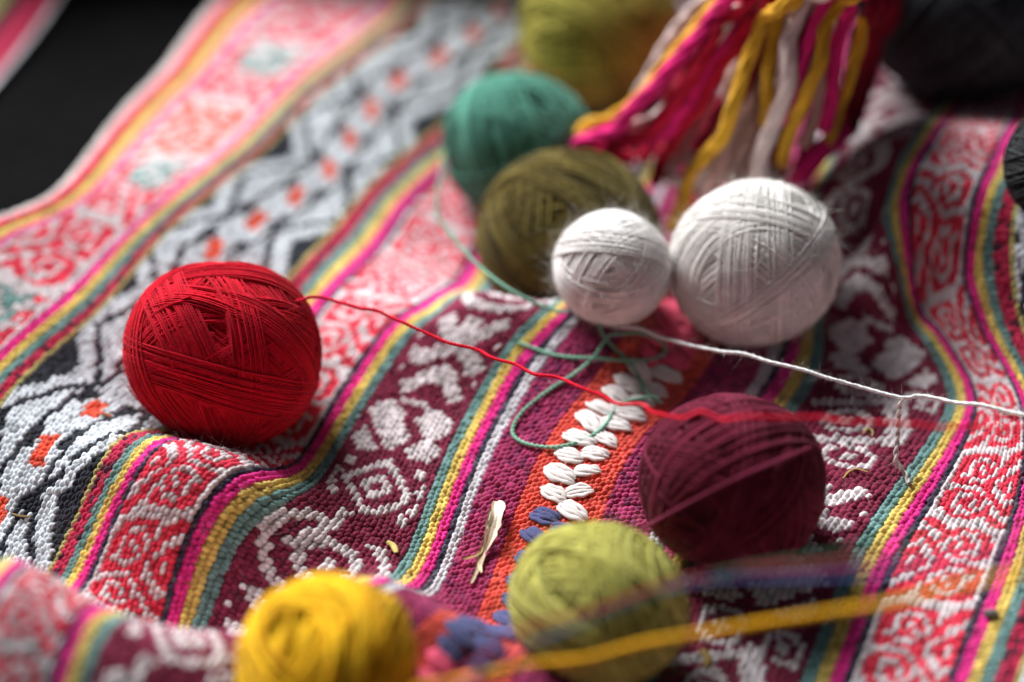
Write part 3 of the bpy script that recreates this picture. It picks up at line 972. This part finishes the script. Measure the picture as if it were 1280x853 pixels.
# ------------------------------------------------------------------ tassel of thick yarns
tas = thing('yarn_tassel', 'tassel of thick pink, yellow, white and red yarns hanging behind the white balls', 'tassel', hit(900, 215))
WHT, YEL, PNK, RED, TAN, DRK = (238, 214, 210), (226, 170, 50), (234, 40, 126), (200, 26, 62), (222, 182, 170), (134, 18, 42)
STR = [
    (WHT, .0026, [(935, -60, .11), (900, -15, .09), (862, 20, .075), (828, 68, .055), (806, 112, .035), (790, 150, .02)]),
    (YEL, .0026, [(955, -60, .115), (915, -12, .095), (860, 50, .075), (800, 122, .052), (768, 146, .040), (735, 156, .032), (726, 166, .030), (748, 176, .028)]),
    (PNK, .0027, [(930, -50, .11), (890, 20, .088), (840, 85, .068), (785, 148, .046), (748, 166, .036), (722, 178, .030), (732, 188, .026), (770, 182, .026)]),
    (RED, .0027, [(955, -50, .11), (905, 30, .086), (860, 105, .064), (815, 158, .045), (775, 178, .034), (756, 194, .026), (790, 200, .022)]),
    (WHT, .0022, [(940, -40, .105), (910, 25, .088), (882, 78, .070), (852, 118, .056), (810, 152, .042), (790, 158, .036)]),
    (RED, .0027, [(965, -40, .108), (925, 40, .085), (890, 100, .066), (862, 150, .048), (842, 180, .034), (822, 196, .024)]),
    (PNK, .0024, [(935, 10, .092), (900, 70, .075), (862, 128, .056), (832, 160, .044), (812, 176, .036)]),
    (DRK, .0028, [(975, -40, .10), (945, 30, .08), (915, 100, .06), (890, 150, .045), (870, 190, .03)]),
    (RED, .0028, [(955, -50, .098), (930, 20, .078), (895, 85, .058), (860, 140, .038), (840, 190, .020)]),
    (DRK, .0028, [(985, -40, .095), (950, 60, .07), (925, 130, .048), (905, 180, .03)]),
    (YEL, .0025, [(985, -40, .112), (955, 30, .094), (932, 80, .080), (918, 130, .066), (905, 168, .052), (880, 192, .040), (862, 222, .026), (850, 262, .012), (838, 290, .005)]),
    (YEL, .0024, [(992, -40, .112), (974, 15, .096), (963, 65, .082), (958, 115, .066), (955, 160, .05)]),
    (WHT, .0030, [(1030, -50, .12), (1010, -5, .106), (988, 48, .092), (986, 98, .078), (970, 145, .062), (955, 190, .045), (946, 225, .032)]),
    (WHT, .0022, [(1020, -50, .11), (998, 10, .095), (985, 60, .08), (975, 110, .065)]),
    (PNK, .0024, [(1050, -50, .12), (1030, 0, .106), (1012, 55, .09), (998, 105, .074), (988, 160, .055)]),
    (YEL, .0025, [(1060, -50, .12), (1046, 0, .106), (1026, 62, .09), (1006, 120, .072), (985, 170, .052), (975, 205, .036)]),
    (PNK, .0025, [(1075, -50, .12), (1062, 0, .104), (1048, 50, .088), (1040, 110, .068), (1030, 160, .048)]),
    (TAN, .0024, [(1050, 20, .09), (1030, 85, .074), (1020, 145, .052), (1002, 180, .038)]),
    (YEL, .0022, [(1078, 20, .095), (1068, 70, .08), (1055, 122, .060), (1034, 172, .040), (1020, 200, .028)]),
    (DRK, .0028, [(1080, -30, .105), (1072, 50, .08), (1060, 120, .054), (1045, 170, .034)]),
    (PNK, .0040, [(1056, 160, .040), (1038, 178, .036), (1016, 200, .030), (998, 226, .022), (985, 246, .014)]),
    (TAN, .0034, [(960, 20, .075), (940, 90, .058), (922, 150, .042), (900, 205, .026), (880, 250, .012)]),
    (TAN, .0036, [(975, 40, .068), (955, 110, .050), (935, 170, .034), (912, 230, .018)]),
    (WHT, .0032, [(935, 60, .064), (915, 130, .046), (890, 190, .028), (868, 236, .014)]),
    (TAN, .0034, [(1000, 60, .066), (975, 130, .046), (950, 190, .028), (925, 240, .014)]),
    (WHT, .0030, [(830, 170, .012), (826, 200, .010), (840, 222, .009), (862, 232, .010), (875, 215, .012), (860, 196, .014)]),
    (DRK, .0030, [(1010, 20, .082), (995, 90, .06), (980, 150, .04), (965, 200, .022)]),
    (RED, .0028, [(870, 60, .055), (850, 110, .042), (822, 165, .026), (800, 205, .014)]),
    (DRK, .0030, [(1040, 40, .078), (1025, 110, .055), (1010, 170, .034), (1000, 215, .018)]),
    (RED, .0026, [(985, -30, .09), (960, 30, .074), (930, 85, .058), (905, 120, .046), (880, 160, .034)]),
]
rt = np.random.default_rng(5)
STR += [(DRK, .0028, [(1100, -45, .10), (1088, 40, .078), (1076, 100, .058), (1058, 165, .036)]), (RED, .0026, [(1092, -45, .10), (1080, 30, .082), (1068, 95, .062), (1048, 160, .040)]),
        (DRK, .0030, [(1105, -40, .09), (1094, 50, .064), (1082, 110, .044), (1066, 168, .028)])]
for _ in range(26):      # the dense inner yarns
    f = rt.random()
    x0 = 880 + 170 * f + rt.normal(0, 8); x1 = 810 + 200 * f + rt.normal(0, 12)
    y1 = 205 + 30 * rt.random(); zz = .060 + .02 * rt.random()
    STR.append(([DRK, RED, TAN, DRK, RED][_ % 5] if f < .45 else [TAN, DRK, TAN, WHT, DRK][_ % 5], .0028,
                [(x0 + 20, -45, zz + .02), (x0, 20, zz), ((x0 + x1) / 2 + rt.normal(0, 5), 115, zz * .6 + .008), (x1, y1 - 30, .016), (x1 - 8, y1, .006)]))
for col, rad, pts in STR:
    Q = [at(*p) for p in pts]
    if pts[0][1] < -25 and pts[0][2] > .07:      # out of frame they run back to the added shade roll, out of view, that holds them
        jx = rt.normal(0, .012)
        Q = [np.array([.070 + jx * .05, .345, .118 + rt.normal(0, .0015)]), np.array([.105 + jx * .1, .285, .122 + rt.normal(0, .002)])] + Q
    P = resample(spline(Q, 16), .0015)
    n = len(P); P = P + np.stack([noise1(n, 9, rng, .0007) for _ in range(3)], 1)
    mb = MB(); ply(mb, P, rad * 1.12, lin(col), 20, 4, sides=6, var=.12)
    mb.build('strand', M_WOOL, tas, np.array(tas.location))

P = resample(spline([(.112, .272, .1225), (.098, .296, .122), (.075, .338, .119), (.04, .375, .132), (.0, .41, .138)], 16), .0015)
mb = MB(); ply(mb, P, .007, lin(RED), 18, 4, sides=7); mb.build('hanging_cord', M_WOOL, tas, np.array(tas.location))

# ------------------------------------------------------------------ dry straw and specks
def straw(label, pts, rad, col, name='straw', flat=.5):
    P = resample(spline(pts, 10), .0006)
    n = len(P); T, N, B = frames(P)
    t = np.linspace(0, 1, n)
    r_ = rad * (0.5 + .5 * np.sin(math.pi * np.clip(t * .9 + .08, 0, 1))) * (1 + noise1(n, 5, rng, .12))
    V, F = tube(P, r_, 6, N, B * flat)
    return V, F, lin(col), P


husk = thing('corn_husk', 'split dry straw coloured husk lying on the plain maroon band', 'husk', hit(604, 690))
HB = np.array(husk.location)


def blade(pts, w, col, curl=.5):
    """a dry leaf blade: a creased strip, thick enough to have two faces, edges curled, end torn"""
    P = resample(spline(pts, 12), .0005); n = len(P)
    T, N, B = frames(P)
    t = np.linspace(0, 1, n)
    ww = w * np.clip(.35 + .9 * np.sin(math.pi * (t * .85 + .12)), .12, 1) * (1 + noise1(n, 4, rng, .14))
    ac = np.linspace(-1, 1, 6)
    cr = curl * (ac ** 2) + .22 * np.array([0, 1, -.6, .5, -.8, .2])
    top = P[:, None, :] + N[:, None, :] * (ww[:, None] * ac[None, :])[..., None] + np.array([0, 0, 1.0]) * (ww[:, None] * cr[None, :])[..., None]
    bot = top - np.array([0, 0, .00018])
    V = np.concatenate([top, bot[:, ::-1]], 1).reshape(-1, 3); q = 12
    i = np.arange(n - 1)[:, None] * q; j = np.arange(q)[None, :]; j2 = (j + 1) % q
    F = np.stack([i + j, i + j2, i + q + j2, i + q + j], -1).reshape(-1, 4)
    streak = np.tile(np.clip(1 + rng.normal(0, .13, q), .7, 1.2), n) * np.repeat(np.clip(1 + noise1(n, 6, rng, .10), .7, 1.25), q)
    return V, F, lin(col) * streak[:, None]


for pts, w, col, curl in (
        ([on(621, 638, .004), on(623, 652, .0055), on(620, 668, .006), on(614, 684, .005), on(606, 698, .003)], .0019, (230, 216, 196), .7),
        ([on(619, 640, .0030), on(613, 656, .0035), on(610, 676, .0035), on(605, 694, .0030), on(598, 716, .0024), on(589, 734, .0018)], .0011, (214, 196, 168), .5),
        ([on(609, 688, .0035), on(599, 701, .0035), on(590, 707, .0040), on(579, 711, .0045)], .0006, (186, 158, 116), .3),
        ([on(616, 684, .0040), on(609, 692, .0028), on(601, 702, .0020)], .0015, (150, 120, 84), .9),
        ([on(604, 698, .0026), on(599, 710, .0024), on(602, 724, .0030)], .0007, (222, 202, 170), .4)):
    V, F, c = blade(pts, w, col, curl)
    mb = MB(); mb.add(V, F, c); mb.build('blade', M_STRAW, husk, HB, smooth=False)

BITS = [('straw wisp beside the small white ring figure near the maroon ball', [(1053, 604), (1060, 596), (1070, 592), (1084, 596)], .0004, (190, 160, 90)),
        ('short curled straw on the white scroll near the red thread', [(1078, 548), (1084, 541), (1090, 545), (1089, 551)], .0005, (206, 180, 120)),
        ('thin dark straw on the black and white lattice band', [(16, 648), (26, 651), (40, 652)], .0006, (120, 100, 64)),
        ('small rust brown husk speck in the lattice band', [(128, 524), (134, 524), (140, 527)], .0010, (150, 84, 40)),
        ('yellowish seed husk on a white tuft of the maroon figured band', [(484, 683), (492, 688), (496, 697)], .0012, (214, 196, 120)),
        ('pale tan husk bit under the golden thread in the shade', [(876, 818), (884, 828), (882, 840)], .0016, (180, 150, 90)),
        ('straw fibre lying across the red scroll band by the white thread', [(1238, 508), (1256, 521), (1282, 527)], .0005, (170, 130, 84))]
for lab, pts, rad, col in BITS:
    V, F, c, P = straw('', [on(a, b, .0022) for a, b in pts], rad, col)
    mb = MB(); mb.add(V, F, c); o = mb.build('straw_bit', M_STRAW, None, P[0]); tag(o, lab, 'straw', 'bits of straw on the blanket')
V, F, c, P = straw('', [on(1229, 774, .0024), on(1238, 774, .0026), on(1246, 775, .0024)], .0017, (110, 108, 104), flat=.8)
mb = MB(); mb.add(V, F, c); o = mb.build('seed', M_STRAW, None, P[0]); tag(o, 'small grey seed on the pink stripe beside the red scroll band', 'seed')
